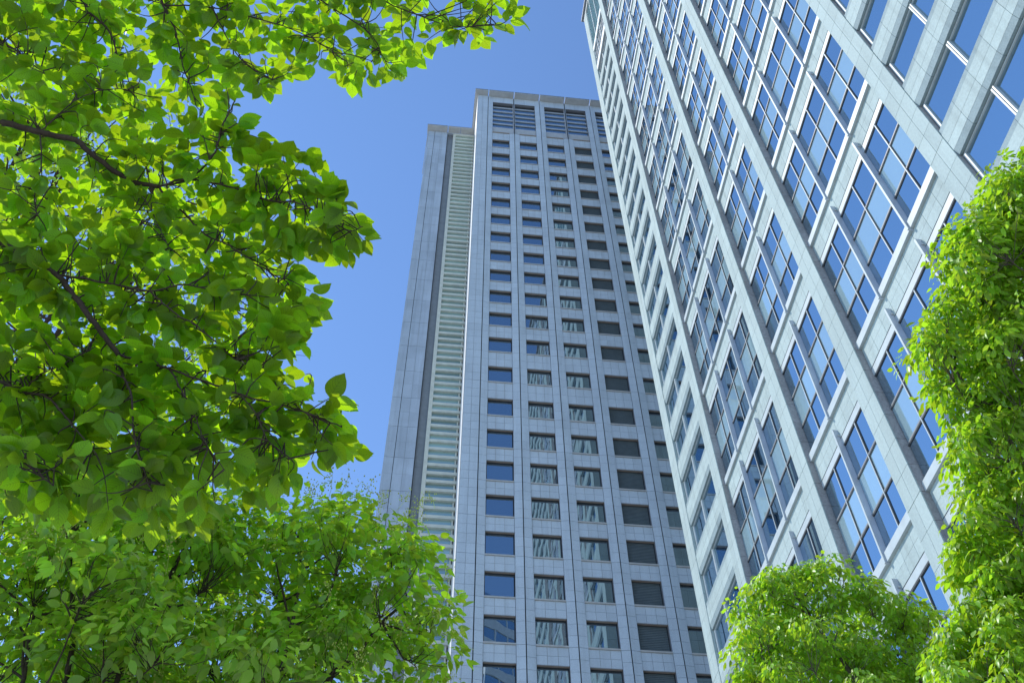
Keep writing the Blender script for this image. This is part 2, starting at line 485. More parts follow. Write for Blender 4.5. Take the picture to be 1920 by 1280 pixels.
# crown: louvred openings over pairs of bays
for i in range(0, len(BX) - 2, 2):
    xa, xb, xm = BX[i] + HALF, BX[i + 2] - HALF, BX[i + 1]
    for p, q in ((xa + 0.02, xm - 0.16), (xm + 0.16, xb - 0.02)):
        hexa_obj('crown_pane', hexa(p, q, YT + 0.48, YT + 0.5, CB_BOT + 2.0, CB_TOP - 1.2), GLASS_T, tower)
        hexa_obj('crown_panel', np.array([(p, YT + 0.40, CB_BOT + 0.03), (p, YT + 0.45, CB_BOT + 0.03), (q, YT + 0.45, CB_BOT + 0.03), (q, YT + 0.40, CB_BOT + 0.03),
                                          (p, YT + 0.14, CB_BOT + 1.95), (p, YT + 0.45, CB_BOT + 1.95), (q, YT + 0.45, CB_BOT + 1.95), (q, YT + 0.14, CB_BOT + 1.95)]), SLAT_METAL, tower)
        hexa_obj('crown_panel', hexa(p, q, YT + 0.47, YT + 0.51, CB_TOP - 1.19, CB_TOP - 0.02), FRAME_DARK, tower)  # dark sheet standing for the soffit's reflection in the top row
        for k in range(6):
            z = CB_TOP - 1.25 - 1.43 * k
            hexa_obj('crown_louvre', np.array([(p, YT + 0.34, z), (p, YT + 0.47, z + 0.03), (q, YT + 0.47, z + 0.03), (q, YT + 0.34, z),
                                               (p, YT + 0.34, z + 0.32), (p, YT + 0.47, z + 0.36), (q, YT + 0.47, z + 0.36), (q, YT + 0.34, z + 0.32)]), SLAT_METAL, tower)
    hexa_obj('crown_post', hexa(xm - 0.15, xm - 0.03, YT + 0.03, YT + 0.96, CB_BOT, CB_TOP), SLAT_METAL, tower)
    hexa_obj('crown_post', hexa(xm + 0.03, xm + 0.15, YT + 0.03, YT + 0.96, CB_BOT, CB_TOP), SLAT_METAL, tower)
    hexa_obj('crown_post', hexa(xm - 0.03, xm + 0.03, YT + 0.09, YT + 0.96, CB_BOT, CB_TOP), DARK_GAP, tower)
    for p, q in ((xa, xm - HALF), (xm + HALF, xb)):
        hexa_obj('crown_ledge', hexa(p, q, EDGE - 0.05, YT + 0.97, CB_BOT - 0.16, CB_BOT), LINTEL, tower)

# eave: soffit slabs between the seams, a dark top edge
ev = [CX - 0.42] + BX[:] + [XR_END]
for a, b in zip(ev[:-1], ev[1:]):
    hexa_obj('eave_panel', hexa(a + (0.07 if a != ev[0] else 0), b - 0.07, YT - 0.95, YT + 0.6, ROOF_Z, ROOF_Z + 0.16), SOFFIT, tower)
    hexa_obj('eave_trim', hexa(a + (0.07 if a != ev[0] else -0.02), b - 0.07, YT - 1.0, YT + 0.6, ROOF_Z + 0.163, ROOF_Z + 0.3), ROOF_DARK, tower)
hexa_obj('eave_panel', hexa(CX - 0.42, CX + 0.5, YT + 0.61, YT + 26.4, ROOF_Z, ROOF_Z + 0.16), SOFFIT, tower)
hexa_obj('eave_trim', hexa(CX - 0.47, CX + 0.5, YT + 0.61, YT + 26.4, ROOF_Z + 0.163, ROOF_Z + 0.3), ROOF_DARK, tower)
hexa_obj('roof_slab', hexa(CX + 0.1, XR_END, YT + 0.62, YT + 26, ROOF_Z - 0.04, ROOF_Z + 0.1), ROOF_DARK, tower)
# sunlit white flank between front and wing
zs = np.arange(0, ROOF_Z - 0.05, 4.2)
for z in zs:
    hexa_obj('flank_panel', hexa(CX, CX + 0.055, RIDGE, YT + 26, z + 0.012, min(z + 4.188, ROOF_Z - 0.05)), WHITE_PANEL, tower)

# ---- the set-back wing on the left, with the stair louvres
wing = empty('stair_wing', (-1.2, YW + 6, 0))
tag(wing, 'narrow grey granite wing with a tall strip of pale louvres beside the tower', 'tower wing')
WX0, WS1, WF, WS2, WJ0, WJ1, WX1 = -4.94, -3.95, -2.94, -1.92, -1.03, -0.64, CX - 0.02
WTOP = 2.066 * YW + Z0
LOUV_TOP = 2.058 * YW + Z0
joined('core_wall', [hexa(WX0 + 0.06, WX1, YW + 0.45, YW + 16, 0, WTOP - 0.02), hexa(WX0 + 0.03, WS2 - 0.03, YW + 0.05, YW + 0.45, 0, WTOP - 0.03)], JOINT, wing)
wp = []
fl = [70.76 + Z0 + 4.42 * k for k in range(-15, 17)]
fl = [f for f in fl if 4 < f < WTOP - 1.0] + [WTOP - 0.02]
for a, b in zip(fl[:-1], fl[1:]):
    for k in range(2):
        z0, z1 = a + (b - a) * k / 2, a + (b - a) * (k + 1) / 2
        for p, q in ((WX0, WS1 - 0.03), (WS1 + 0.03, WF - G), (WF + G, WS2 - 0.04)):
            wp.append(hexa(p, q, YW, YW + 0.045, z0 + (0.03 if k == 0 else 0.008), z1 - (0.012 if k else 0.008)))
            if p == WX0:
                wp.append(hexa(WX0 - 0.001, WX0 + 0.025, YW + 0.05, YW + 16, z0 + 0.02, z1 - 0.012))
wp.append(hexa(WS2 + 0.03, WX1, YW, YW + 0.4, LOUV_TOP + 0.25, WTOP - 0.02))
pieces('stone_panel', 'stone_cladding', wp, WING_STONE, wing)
joined('seam_gasket', [hexa(x - 0.04, x + 0.04, YW + 0.03, YW + 0.06, 0, WTOP - 0.03) for x in (WS1,)] +
       [hexa(WS2 - 0.035, WS2 + 0.035, YW + 0.02, YW + 0.44, 0, WTOP - 0.03)], DARK_GAP, wing)
for k in range(34):
    z = 4 + 4.2 * k
    if z < LOUV_TOP - 4:
        hexa_obj('dark_panel', hexa(WS2 + 0.036, WJ0 - 0.01, YW + 0.22, YW + 0.44, z + 0.01, z + 4.19), DARK_STRIP, wing)
hexa_obj('louvre_jamb', hexa(WJ0, WJ1, YW - 0.02, YW + 0.42, 0, LOUV_TOP + 0.2), CREAM, wing)
hexa_obj('louvre_head', hexa(WJ1, WX1, YW - 0.02, YW + 0.42, LOUV_TOP - 0.25, LOUV_TOP + 0.2), CREAM, wing)
PIT = 1.115
k = 0
z = LOUV_TOP - 0.25 - PIT
while z > 12:
    hexa_obj('louvre_slat', np.array([(WJ1, YW + 0.0, z), (WJ1, YW + 0.40, z + 0.0), (WX1, YW + 0.40, z + 0.0), (WX1, YW + 0.0, z),
                                      (WJ1, YW + 0.0, z + 0.36), (WJ1, YW + 0.40, z + 0.36), (WX1, YW + 0.40, z + 0.36), (WX1, YW + 0.0, z + 0.36)]), CREAM, wing)
    hexa_obj('louvre_pane', hexa(WJ1 + 0.01, WX1 - 0.28, YW + 0.27, YW + 0.29, z + 0.37, z + PIT - 0.01), GLASS_GREEN, wing)
    hexa_obj('louvre_stop', hexa(WX1 - 0.27, WX1 - 0.12, YW + 0.2, YW + 0.26, z + 0.37, z + PIT - 0.01), CREAM, wing)
    z -= PIT
    k += 1
for a, b in ((WX0 - 0.22, WS2 - 0.06), (WS2 + 0.06, 0.05), (0.1, WX1 - 0.02)):
    hexa_obj('eave_panel', hexa(a, b, YW - 0.95, YW + 0.6, WTOP, WTOP + 0.15), SOFFIT, wing)
    hexa_obj('eave_trim', hexa(a - 0.02, b, YW - 1.0, YW + 0.6, WTOP + 0.153, WTOP + 0.28), ROOF_DARK, wing)
hexa_obj('roof_slab', hexa(WX0 - 0.22, WX1, YW + 0.61, YW + 16, WTOP, WTOP + 0.25), ROOF_DARK, wing)
hexa_obj('drain_pipe', hexa(WX0 - 0.16, WX0 - 0.06, YW + 0.1, YW + 0.2, WTOP - 14, WTOP - 0.01), SLAT_METAL, wing)

# ================================================================== pale stone high-rise (right)
XR = 17.5                      # pillar faces
XS = XR + 0.35                 # spandrel stone
XG = XR + 0.42                 # glazing
EDGE_Y, E_IN = 49.05, 47.62    # far corner column
P1, P2, P3, P4 = (41.88, 40.65), (31.55, 30.35), (24.75, 23.54), (14.8, 13.65)
NEAR_Y = -7.0
TOP = 144.6 + Z0
right = empty('stone_high_rise', (XR + 14, 21, 0))
tag(right, 'pale stone and glass high-rise with vertical piers filling the right side', 'high-rise')
H2 = 8.173
S0 = 23.38 - 2 * H2 + Z0
S = [S0 + H2 * k for k in range(-1, 17)]
joined('core_wall', [hexa(XG + 0.12, XR + 30, NEAR_Y, EDGE_Y - 0.1, 0, TOP - 0.2)], JOINT_PALE, right)


def pillar_backing(y0, y1):
    return hexa(XR + 0.06, XG + 0.11, y1 + 0.05, y0 - 0.05, 0, TOP - 1.2)


joined('pier_backing', [pillar_backing(*p) for p in (P1, P2, P3, P4)] + [pillar_backing(EDGE_Y, E_IN)], JOINT_PALE, right)
rp, ret = [], []
for (y0, y1) in (P1, P2, P3, P4, (EDGE_Y, E_IN)):
    for s in S:
        for k in range(6):
            za, zb = s + H2 * k / 6 + 0.009, s + H2 * (k + 1) / 6 - 0.009
            if k == 0:
                za += 0.012
            if za > TOP - 1.3:
                continue
            zb = min(zb, TOP - 1.25)
            ym = (y0 + y1) / 2
            rp.append(hexa(XR, XR + 0.055, y1, ym - 0.008, za, zb))
            rp.append(hexa(XR, XR + 0.055, ym + 0.008, y0, za, zb))
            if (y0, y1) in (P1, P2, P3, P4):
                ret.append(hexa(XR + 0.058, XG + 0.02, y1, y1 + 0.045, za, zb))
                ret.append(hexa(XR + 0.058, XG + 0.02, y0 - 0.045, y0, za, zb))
            else:
                rp.append(hexa(XR + 0.058, XR + 0.45, y1, y1 + 0.045, za, zb))
BAYS = [(P1[1], P2[0], (37.75, 34.40)), (P2[1], P3[0], (27.55,)), (P3[1], P4[0], (20.80, 17.50))]
panes_dark, panes_pale = [], []
rail_b = []
for (ya, yb, fins) in BAYS:
    cols = [ya - 0.0] + list(fins) + [yb]
    edges = []
    for c0, c1 in zip(cols[:-1], cols[1:]):
        edges += [(c0, (c0 + c1) / 2), ((c0 + c1) / 2, c1)]
    for s in S:
        if s > TOP - 4:
            continue
        hexa_obj('sill', hexa(XS - 0.14, XG + 0.1, yb + 0.004, ya - 0.004, s, s + 0.42), ALU_WHITE, right)
        hexa_obj('window_head', np.array([(XS - 0.0, yb + 0.004, s + 6.86), (XS - 0.0, ya - 0.004, s + 6.86), (XG + 0.1, ya - 0.004, s + 6.86), (XG + 0.1, yb + 0.004, s + 6.86),
                                          (XS - 0.0, yb + 0.004, s + 6.868), (XS - 0.0, ya - 0.004, s + 6.868), (XG + 0.1, ya - 0.004, s + 6.868), (XG + 0.1, yb + 0.004, s + 6.868)]) +
                 np.array([[0.0, 0, -0.008]] * 8), FACADE_GAP, right)
        hexa_obj('window_head', hexa(XS + 0.012, XG + 0.1, yb + 0.004, ya - 0.004, s + 6.47, s + 6.85), ALU_WHITE, right)
        for zt in (2.40, 4.45):
            hexa_obj('transom', hexa(XG - 0.05, XG + 0.05, yb + 0.004, ya - 0.004, s + zt - 0.035, s + zt + 0.035), TRANSOM, right)
            hexa_obj('transom_shade', hexa(XG - 0.04, XG + 0.05, yb + 0.004, ya - 0.004, s + zt - 0.085, s + zt - 0.037), FACADE_GAP, right)  # dark strip painted as the shadowed underside of the transom
        for y in (s + 0.42, ):
            hexa_obj('sill_gasket', hexa(XG - 0.05, XG + 0.05, yb + 0.004, ya - 0.004, s + 0.421, s + 0.47), ALU_DARK, right)
        hexa_obj('head_gasket', hexa(XG - 0.05, XG + 0.05, yb + 0.004, ya - 0.004, s + 6.40, s + 6.468), FACADE_GAP, right)
        for c0, c1 in zip(cols[:-1], cols[1:]):
            ym = (c0 + c1) / 2
            hexa_obj('mullion', hexa(XG - 0.06, XG + 0.05, ym - 0.024, ym + 0.024, s + 0.475, s + 6.39), ALU_WHITE, right)
            hexa_obj('mullion_gasket', hexa(XG - 0.05, XG + 0.05, ym - 0.05, ym - 0.026, s + 0.475, s + 6.39), FACADE_GAP, right)
        for y in fins:
            f = hexa_obj('fin', hexa(XS - 0.20, XG - 0.006, y - 0.04, y + 0.04, s - 0.05, s + 7.38), FIN_MAT, right)
            hexa_obj('fin_bracket', hexa(XS - 0.12, XS + 0.02, y - 0.09, y + 0.09, s + 6.95, s + 7.03), ALU, f)
            hexa_obj('fin_cap', hexa(XS - 0.235, XS - 0.201, y - 0.05, y + 0.05, s - 0.05, s + 7.38), ALU_WHITE, f)
        # stone of the spandrel
        n = 3 * (len(cols) - 1)
        for c in range(n):
            p, q = yb + (ya - yb) * c / n, yb + (ya - yb) * (c + 1) / n
            for k in range(2):
                za = s + 6.87 + 1.30 * k / 2 + 0.006
                zb = s + 6.87 + 1.30 * (k + 1) / 2 - 0.006
                rp.append(hexa(XS, XS + 0.05, p + 0.008, q - 0.008, za, zb))
        rail_b.append(hexa(XS + 0.045, XG + 0.1, yb, ya, s + 6.875, s + H2 - 0.005))
        for (e0, e1) in edges:
            for row, (z0, z1) in enumerate(((0.44, 2.36), (2.44, 4.41), (4.49, 6.45))):
                P = hexa(XG, XG + 0.02, e1 + 0.03, e0 - 0.03, s + z0, s + z1)
                j = rng.normal(0, 0.0022, 2)
                P[[0, 4], 0] += j[0]; P[[1, 5], 0] -= j[0]; P[[0, 1], 0] += j[1]; P[[4, 5], 0] -= j[1]
                (panes_pale if row == 1 else panes_dark).append(P)
for b_ in rail_b:
    hexa_obj('spandrel_backing', b_, JOINT_PALE, right)
pieces('pane', 'glass_panes', panes_dark, GLASS_R, right, 300)
pieces('spandrel_pane', 'spandrel_panes', panes_pale, GLASS_SPAN, right, 300)

# ---- punched band windows: far bay (behind P1) and near bay (before P4)
XB = XR + 0.25


def band_bay(y_hi, y_lo, mulls, zmax):
    for s in S:
        for half in range(2):
            zt = s + H2 * half / 2 + 2.72           # window head
            zb_ = zt - 2.18
            if zt > zmax or zb_ < 6:
                continue
            w = y_hi - y_lo
            # outer frame (white, thin)
            fr = [hexa(XB - 0.03, XB + 0.06, y_lo, y_hi, zt - 0.05, zt), hexa(XB - 0.03, XB + 0.06, y_lo, y_hi, zb_, zb_ + 0.06),
                  hexa(XB - 0.05, XB + 0.06, y_hi - 0.16, y_hi - 0.04, zb_ + 0.061, zt - 0.051), hexa(XB - 0.05, XB + 0.06, y_lo + 0.04, y_lo + 0.12, zb_ + 0.061, zt - 0.051)]
            win = joined('window', fr, ALU_WHITE, right)
            ys = [y_hi - 0.16] + mulls + [y_lo + 0.12]
            for a, b in zip(ys[:-1], ys[1:]):
                P = hexa(XB + 0.03, XB + 0.05, b, a, zb_ + 0.05, zt - 0.04)
                j = rng.normal(0, 0.003, 2)
                P[[0, 4], 0] += j[0]; P[[1, 5], 0] -= j[0]; P[[0, 1], 0] += j[1]; P[[4, 5], 0] -= j[1]
                hexa_obj('pane', P, GLASS_R, win)
            for m in mulls:
                hexa_obj('mullion', hexa(XB - 0.10, XB + 0.06, m + 0.02, m + 0.085, zb_ + 0.062, zt - 0.052), ALU_WHITE, win)
                hexa_obj('mullion', hexa(XB - 0.10, XB + 0.06, m - 0.085, m - 0.02, zb_ + 0.062, zt - 0.052), ALU_WHITE, win)
                hexa_obj('mullion_gasket', hexa(XB - 0.06, XB + 0.06, m - 0.019, m + 0.019, zb_ + 0.062, zt - 0.052), FACADE_GAP, win)
            hexa_obj('head_gasket', hexa(XB - 0.01, XB + 0.1, y_lo + 0.01, y_hi - 0.01, zt + 0.001, zt + 0.03), FACADE_GAP, win)
            hexa_obj('jamb_gasket', hexa(XB - 0.02, XB + 0.12, y_hi - 0.039, y_hi - 0.001, zb_, zt), FACADE_GAP, win)
            # stone band under this window
            z_top, z_bot = zb_ - 0.005, zt - H2 / 2 + 0.035
            nseg = max(3, int(round(w / 1.25)))
            for c in range(nseg):
                p, q = y_lo + w * c / nseg + 0.006, y_lo + w * (c + 1) / nseg - 0.006
                rp.append(hexa(XR + 0.035, XR + 0.09, p, q, z_bot + 0.36, z_bot + 0.36 + 0.54))
                rp.append(hexa(XR + 0.035, XR + 0.09, p, q, z_bot + 0.36 + 0.556, z_top - 0.32))
                # splayed strips above and below the band
                lo = np.array([(XR + 0.10, p, z_bot), (XR + 0.10, q, z_bot), (XB + 0.1, q, z_bot), (XB + 0.1, p, z_bot),
                               (XR + 0.04, p, z_bot + 0.35), (XR + 0.04, q, z_bot + 0.35), (XR + 0.1, q, z_bot + 0.35), (XR + 0.1, p, z_bot + 0.35)], float)
                strips.append(lo)
                strips.append(hexa(XR + 0.055, XR + 0.1, p, q, z_top - 0.312, z_top))
            band_back.append(hexa(XR + 0.085, XB + 0.1, y_lo, y_hi, z_bot + 0.35, z_top - 0.004))


strips, band_back = [], []
CROWN_Z = 121.0 + Z0
band_bay(E_IN, P1[0], [44.95], CROWN_Z)
band_bay(P4[1], NEAR_Y, [11.1, 8.3, 5.5, 2.7, -0.1, -2.9, -5.0], TOP)
joined('band_backing', band_back, JOINT_PALE, right)
pieces('stone_panel', 'stone_cladding', rp, PALE_STONE, right)
pieces('return_panel', 'return_cladding', ret, SHADED_STONE, right)
pieces('splayed_panel', 'splayed_cladding', strips, PALE_STONE_DARK, right)

# ---- crown of the far bay: blue glass storey, teal louvred glass, white ledges, roof edge
yl, yh = P1[0] + 0.02, E_IN - 0.02
ym = [yl + (yh - yl) * k / 3 for k in range(4)]
z_a, z_b, z_c = CROWN_Z + 1.3, 127.6 + Z0, 128.8 + Z0
hexa_obj('crown_ledge', hexa(XR + 0.02, XG + 0.1, yl, yh, z_a - 1.3, z_a), ALU_WHITE, right)
hexa_obj('crown_ledge', hexa(XR + 0.02, XG + 0.1, yl, yh, z_b, z_c), ALU_WHITE, right)
for k in range(3):
    for r in range(4):
        za = z_a + (z_b - z_a) * r / 4
        hexa_obj('crown_pane', hexa(XB, XB + 0.03, ym[k] + 0.04, ym[k + 1] - 0.04, za + 0.05, za + (z_b - z_a) / 4 - 0.05), GLASS_R, right)
        hexa_obj('crown_rail', hexa(XB - 0.08, XB + 0.06, ym[k] + 0.05, ym[k + 1] - 0.05, za - 0.06, za + 0.04), ALU, right)
    z_t = TOP - 1.6
    nr = 14
    for r in range(nr):
        za = z_c + (z_t - z_c) * r / nr
        zb = z_c + (z_t - z_c) * (r + 1) / nr
        hexa_obj('crown_louvre', np.array([(XR + 0.10, ym[k] + 0.05, za + 0.03), (XR + 0.10, ym[k + 1] - 0.05, za + 0.03), (XR + 0.2, ym[k + 1] - 0.05, za + 0.03), (XR + 0.2, ym[k] + 0.05, za + 0.03),
                                           (XR + 0.18, ym[k] + 0.05, zb - 0.03), (XR + 0.18, ym[k + 1] - 0.05, zb - 0.03), (XR + 0.24, ym[k + 1] - 0.05, zb - 0.03), (XR + 0.24, ym[k] + 0.05, zb - 0.03)]), GLASS_TEAL, right)
for k in range(4):
    hexa_obj('crown_mullion', hexa(XR + 0.06, XG, max(ym[k] - 0.04, yl), min(ym[k] + 0.04, yh), z_a + 0.001, z_b - 0.001), ALU_WHITE, right)
    hexa_obj('crown_mullion', hexa(XR + 0.06, XG, max(ym[k] - 0.04, yl), min(ym[k] + 0.04, yh), z_c + 0.001, TOP - 1.25), ALU_WHITE, right)
hexa_obj('roof_parapet', hexa(XR - 0.02, XR + 30, NEAR_Y, EDGE_Y + 0.02, TOP - 1.22, TOP - 0.4), ALU_WHITE, right)
hexa_obj('roof_edge', hexa(XR - 0.35, XR + 30.3, NEAR_Y - 0.3, EDGE_Y + 0.35, TOP - 0.39, TOP), ROOF_DARK, right)
# end wall (seen mirrored in the tower's windows)
ew = []
for c in range(14):
    for r in range(72):
        ew.append(hexa(XR + 0.06 + 2.1 * c, XR + 0.06 + 2.1 * c + 2.08, EDGE_Y - 0.1, EDGE_Y - 0.01, r * 2.0 + 0.01, r * 2.0 + 1.99))
joined('end_wall_cladding', ew, PALE_STONE_DARK, right, 'stuff')
for r in range(34):
    hexa_obj('end_window', hexa(XR + 3.4, XR + 5.4, EDGE_Y - 0.02, EDGE_Y + 0.015, 6 + 4.085 * r, 8.2 + 4.085 * r), GLASS_R, right)

# ================================================================== banded office block behind the viewer (only mirrored in the lowest windows)
blk = empty('banded_office_block', (19, -44, 0))
blk.rotation_euler = (0, 0, math.radians(-32))
tag(blk, 'white banded office block mirrored in the lowest left windows of the granite tower', 'office block')


def local_box(name, V, mat, parent):
    o = hexa_obj(name, V + np.array(origin_of(parent)), mat, parent)
    return o


for k in range(29):
    z = 4.1 * k
    local_box('white_band', hexa(-13, 13, -8, 8, z, z + 1.9), WHITE_PANEL, blk)
    local_box('glass_band', hexa(-12.8, 12.8, -7.8, 7.8, z + 1.9, z + 4.1), GLASS_R, blk)
    for m in range(9):
        local_box('mullion', hexa(-13 + 3.2 * m, -12.8 + 3.2 * m, 7.75, 7.95, z + 1.901, z + 4.099), WHITE_PANEL, blk)


# ================================================================== trees
def inside(poly, pts):
    poly = np.asarray(poly, float); pts = np.atleast_2d(pts)
    x, y = pts[:, 0], pts[:, 1]
    r = np.zeros(len(pts), bool)
    a = poly; b = np.roll(poly, -1, 0)
    for (x1, y1), (x2, y2) in zip(a, b):
        c = ((y1 > y) != (y2 > y)) & (x < (x2 - x1) * (y - y1) / (y2 - y1 + 1e-9) + x1)
        r ^= c
    return r


def edge_dist(poly, pts):
    poly = np.asarray(poly, float)
    d = np.full(len(pts), 1e9)
    for p, q in zip(poly, np.roll(poly, -1, 0)):
        pq = q - p
        t = np.clip(((pts - p) @ pq) / (pq @ pq + 1e-9), 0, 1)
        d = np.minimum(d, np.linalg.norm(pts - (p + t[:, None] * pq), axis=1))
    return d


def leaf_template(stations, across, wid, tip, bend, foldk, seed):
    """leaf blade along +b, width a, normal c; ovate outline with a drawn-out tip"""
    r = np.random.default_rng(seed)
    vs, uv, fs = [], [], []
    ph = r.uniform(0, 6)
    for i in range(stations + 1):
        v = i / stations
        w = wid * (math.sin(math.pi * v ** 0.78) ** 0.85 if 0 < v < 1 else 0.0)
        if v > 0.8:
            w *= 1 - tip * (v - 0.8) / 0.2
        for j in range(across + 1):
            u = -1 + 2 * j / across
            a = u * w
            c = -bend * v * v + foldk * abs(u) * w + 0.025 * math.sin(ph + v * 7 + u * 2.0) * abs(u)
            vs.append((a, v, c)); uv.append((u, v))
    n = across + 1
    for i in range(stations):
        for j in range(across):
            fs.append((i * n + j, i * n + j + 1, (i + 1) * n + j + 1, (i + 1) * n + j))
    return np.array(vs), np.array(uv), np.array(fs)


def leaf_mesh(name, tmpl, mat):
    vs, uv, fs = tmpl
    me = bpy.data.meshes.new(name)
    me.from_pydata(vs.tolist(), [], fs.tolist())
    l = me.uv_layers.new(name='UVMap')
    l.data.foreach_set('uv', uv[fs.reshape(-1)].astype(np.float32).reshape(-1))
    me.materials.append(mat)
    me.polygons.foreach_set('use_smooth', np.ones(len(me.polygons), bool))
    return me


def leaves_to_objects(root, pos, D, Nn, ln, tmpls, mat, n_parts, mass_name='foliage'):
    """pos, tip direction, blade normal, length -> the largest leaves as parts, the rest one mass"""
    D = D / np.linalg.norm(D, axis=1, keepdims=True)
    Nn = Nn - (Nn * D).sum(1, keepdims=True) * D
    Nn = Nn / np.linalg.norm(Nn, axis=1, keepdims=True)
    Sd = np.cross(D, Nn)
    kind = rng.integers(0, len(tmpls), len(pos))
    mid = pos + D * ln[:, None] * 0.5
    pp = project(mid)
    vis = (pp[:, 0] > 0) & (pp[:, 0] < 1920) & (pp[:, 1] > 0) & (pp[:, 1] < 1280)
    Q = mid - CAM
    dist = np.linalg.norm(Q, axis=1)
    face = np.abs((Nn * Q).sum(1)) / dist
    size = ln / dist * (0.35 + face) * vis
    order = np.argsort(-size)
    part = order[:n_parts] if n_parts else np.array([], int)
    base = np.array(origin_of(root))
    mes = [leaf_mesh('leaf', t, mat) for t in tmpls]
    for i in part:
        o = bpy.data.objects.new('leaf', mes[kind[i]])
        COL.objects.link(o)
        o.parent = root
        M = Matrix.Identity(4)
        L = ln[i]
        for r in range(3):
            M[r][0], M[r][1], M[r][2], M[r][3] = Sd[i][r] * L, D[i][r] * L, Nn[i][r] * L, pos[i][r] - base[r]
        o.matrix_local = M
    rest = np.ones(len(pos), bool); rest[part] = False
    AV, AU, AF = [], [], []
    off = 0
    for k, t in enumerate(tmpls):
        vs, uv, fs = t
        idx = np.where(rest & (kind == k))[0]
        if not len(idx):
            continue
        W = pos[idx][:, None, :] + ln[idx][:, None, None] * (vs[None, :, 0:1] * Sd[idx][:, None] + vs[None, :, 1:2] * D[idx][:, None] + vs[None, :, 2:3] * Nn[idx][:, None])
        AV.append(W.reshape(-1, 3))
        f = fs[None] + (np.arange(len(idx)) * len(vs))[:, None, None] + off
        AF.append(f.reshape(-1, 4))
        AU.append(np.tile(uv[fs.reshape(-1)], (len(idx), 1)))
        off += len(idx) * len(vs)
    V = np.concatenate(AV) - base; Fc = np.concatenate(AF); U = np.concatenate(AU)
    me = bpy.data.meshes.new(mass_name)
    me.vertices.add(len(V)); me.vertices.foreach_set('co', V.astype(np.float32).reshape(-1))
    me.loops.add(Fc.size); me.loops.foreach_set('vertex_index', Fc.astype(np.int32).reshape(-1))
    me.polygons.add(len(Fc)); me.polygons.foreach_set('loop_start', np.arange(0, Fc.size, 4, dtype=np.int32))
    me.update(calc_edges=True)
    l = me.uv_layers.new(name='UVMap'); l.data.foreach_set('uv', U.astype(np.float32).reshape(-1))
    me.polygons.foreach_set('use_smooth', np.ones(len(Fc), bool))
    me.materials.append(mat)
    o = link(mass_name, me, base, root)
    o['kind'] = 'stuff'
    return o


class Tubes:
    def __init__(self):
        self.v, self.f, self.n = [], [], 0

    def add(self, pts, r0, r1, sides=5):
        pts = np.asarray(pts, float)
        n = len(pts)
        T = np.gradient(pts, axis=0)
        T /= np.linalg.norm(T, axis=1, keepdims=True) + 1e-9
        ref = np.array([0.31, 0.17, 0.93])
        A = np.cross(T, ref); A /= np.linalg.norm(A, axis=1, keepdims=True) + 1e-9
        B = np.cross(T, A)
        rad = np.linspace(r0, r1, n)
        ang = np.arange(sides) * 2 * math.pi / sides
        ring = pts[:, None] + rad[:, None, None] * (np.cos(ang)[None, :, None] * A[:, None] + np.sin(ang)[None, :, None] * B[:, None])
        self.v.append(ring.reshape(-1, 3))
        i, j = np.meshgrid(np.arange(n - 1), np.arange(sides), indexing='ij')
        a = i * sides + j; b = i * sides + (j + 1) % sides
        f = np.stack([a, b, b + sides, a + sides], -1).reshape(-1, 4) + self.n
        self.f.append(f)
        self.n += n * sides

    def build(self, name, mat, root, kind=None):
        base = np.array(origin_of(root))
        V = np.concatenate(self.v) - base; Fc = np.concatenate(self.f)
        me = bpy.data.meshes.new(name)
        me.from_pydata(V.tolist(), [], Fc.tolist())
        me.materials.append(mat)
        me.polygons.foreach_set('use_smooth', np.ones(len(me.polygons), bool))
        o = link(name, me, base, root)
        if kind:
            o['kind'] = kind
        return o


def smooth_line(P, n, wob=0.0):
    P = np.asarray(P, float)
    if len(P) == 2:
        t = np.linspace(0, 1, n)[:, None]
        Q = P[0] * (1 - t) + P[1] * t
    else:
        k = np.linspace(0, len(P) - 1, n)
        Q = np.empty((n, 3))
        E = np.vstack([2 * P[0] - P[1], P, 2 * P[-1] - P[-2]])
        for a, kk in enumerate(k):
            i = min(int(kk), len(P) - 2); t = kk - i
            p0, p1, p2, p3 = E[i], E[i + 1], E[i + 2], E[i + 3]
            Q[a] = 0.5 * ((2 * p1) + (-p0 + p2) * t + (2 * p0 - 5 * p1 + 4 * p2 - p3) * t * t + (-p0 + 3 * p1 - 3 * p2 + p3) * t ** 3)
    if wob:
        Q[1:-1] += rng.normal(0, wob, (n - 2, 3))
    return Q


def unit(v):
    return v / (np.linalg.norm(v, axis=-1, keepdims=True) + 1e-9)


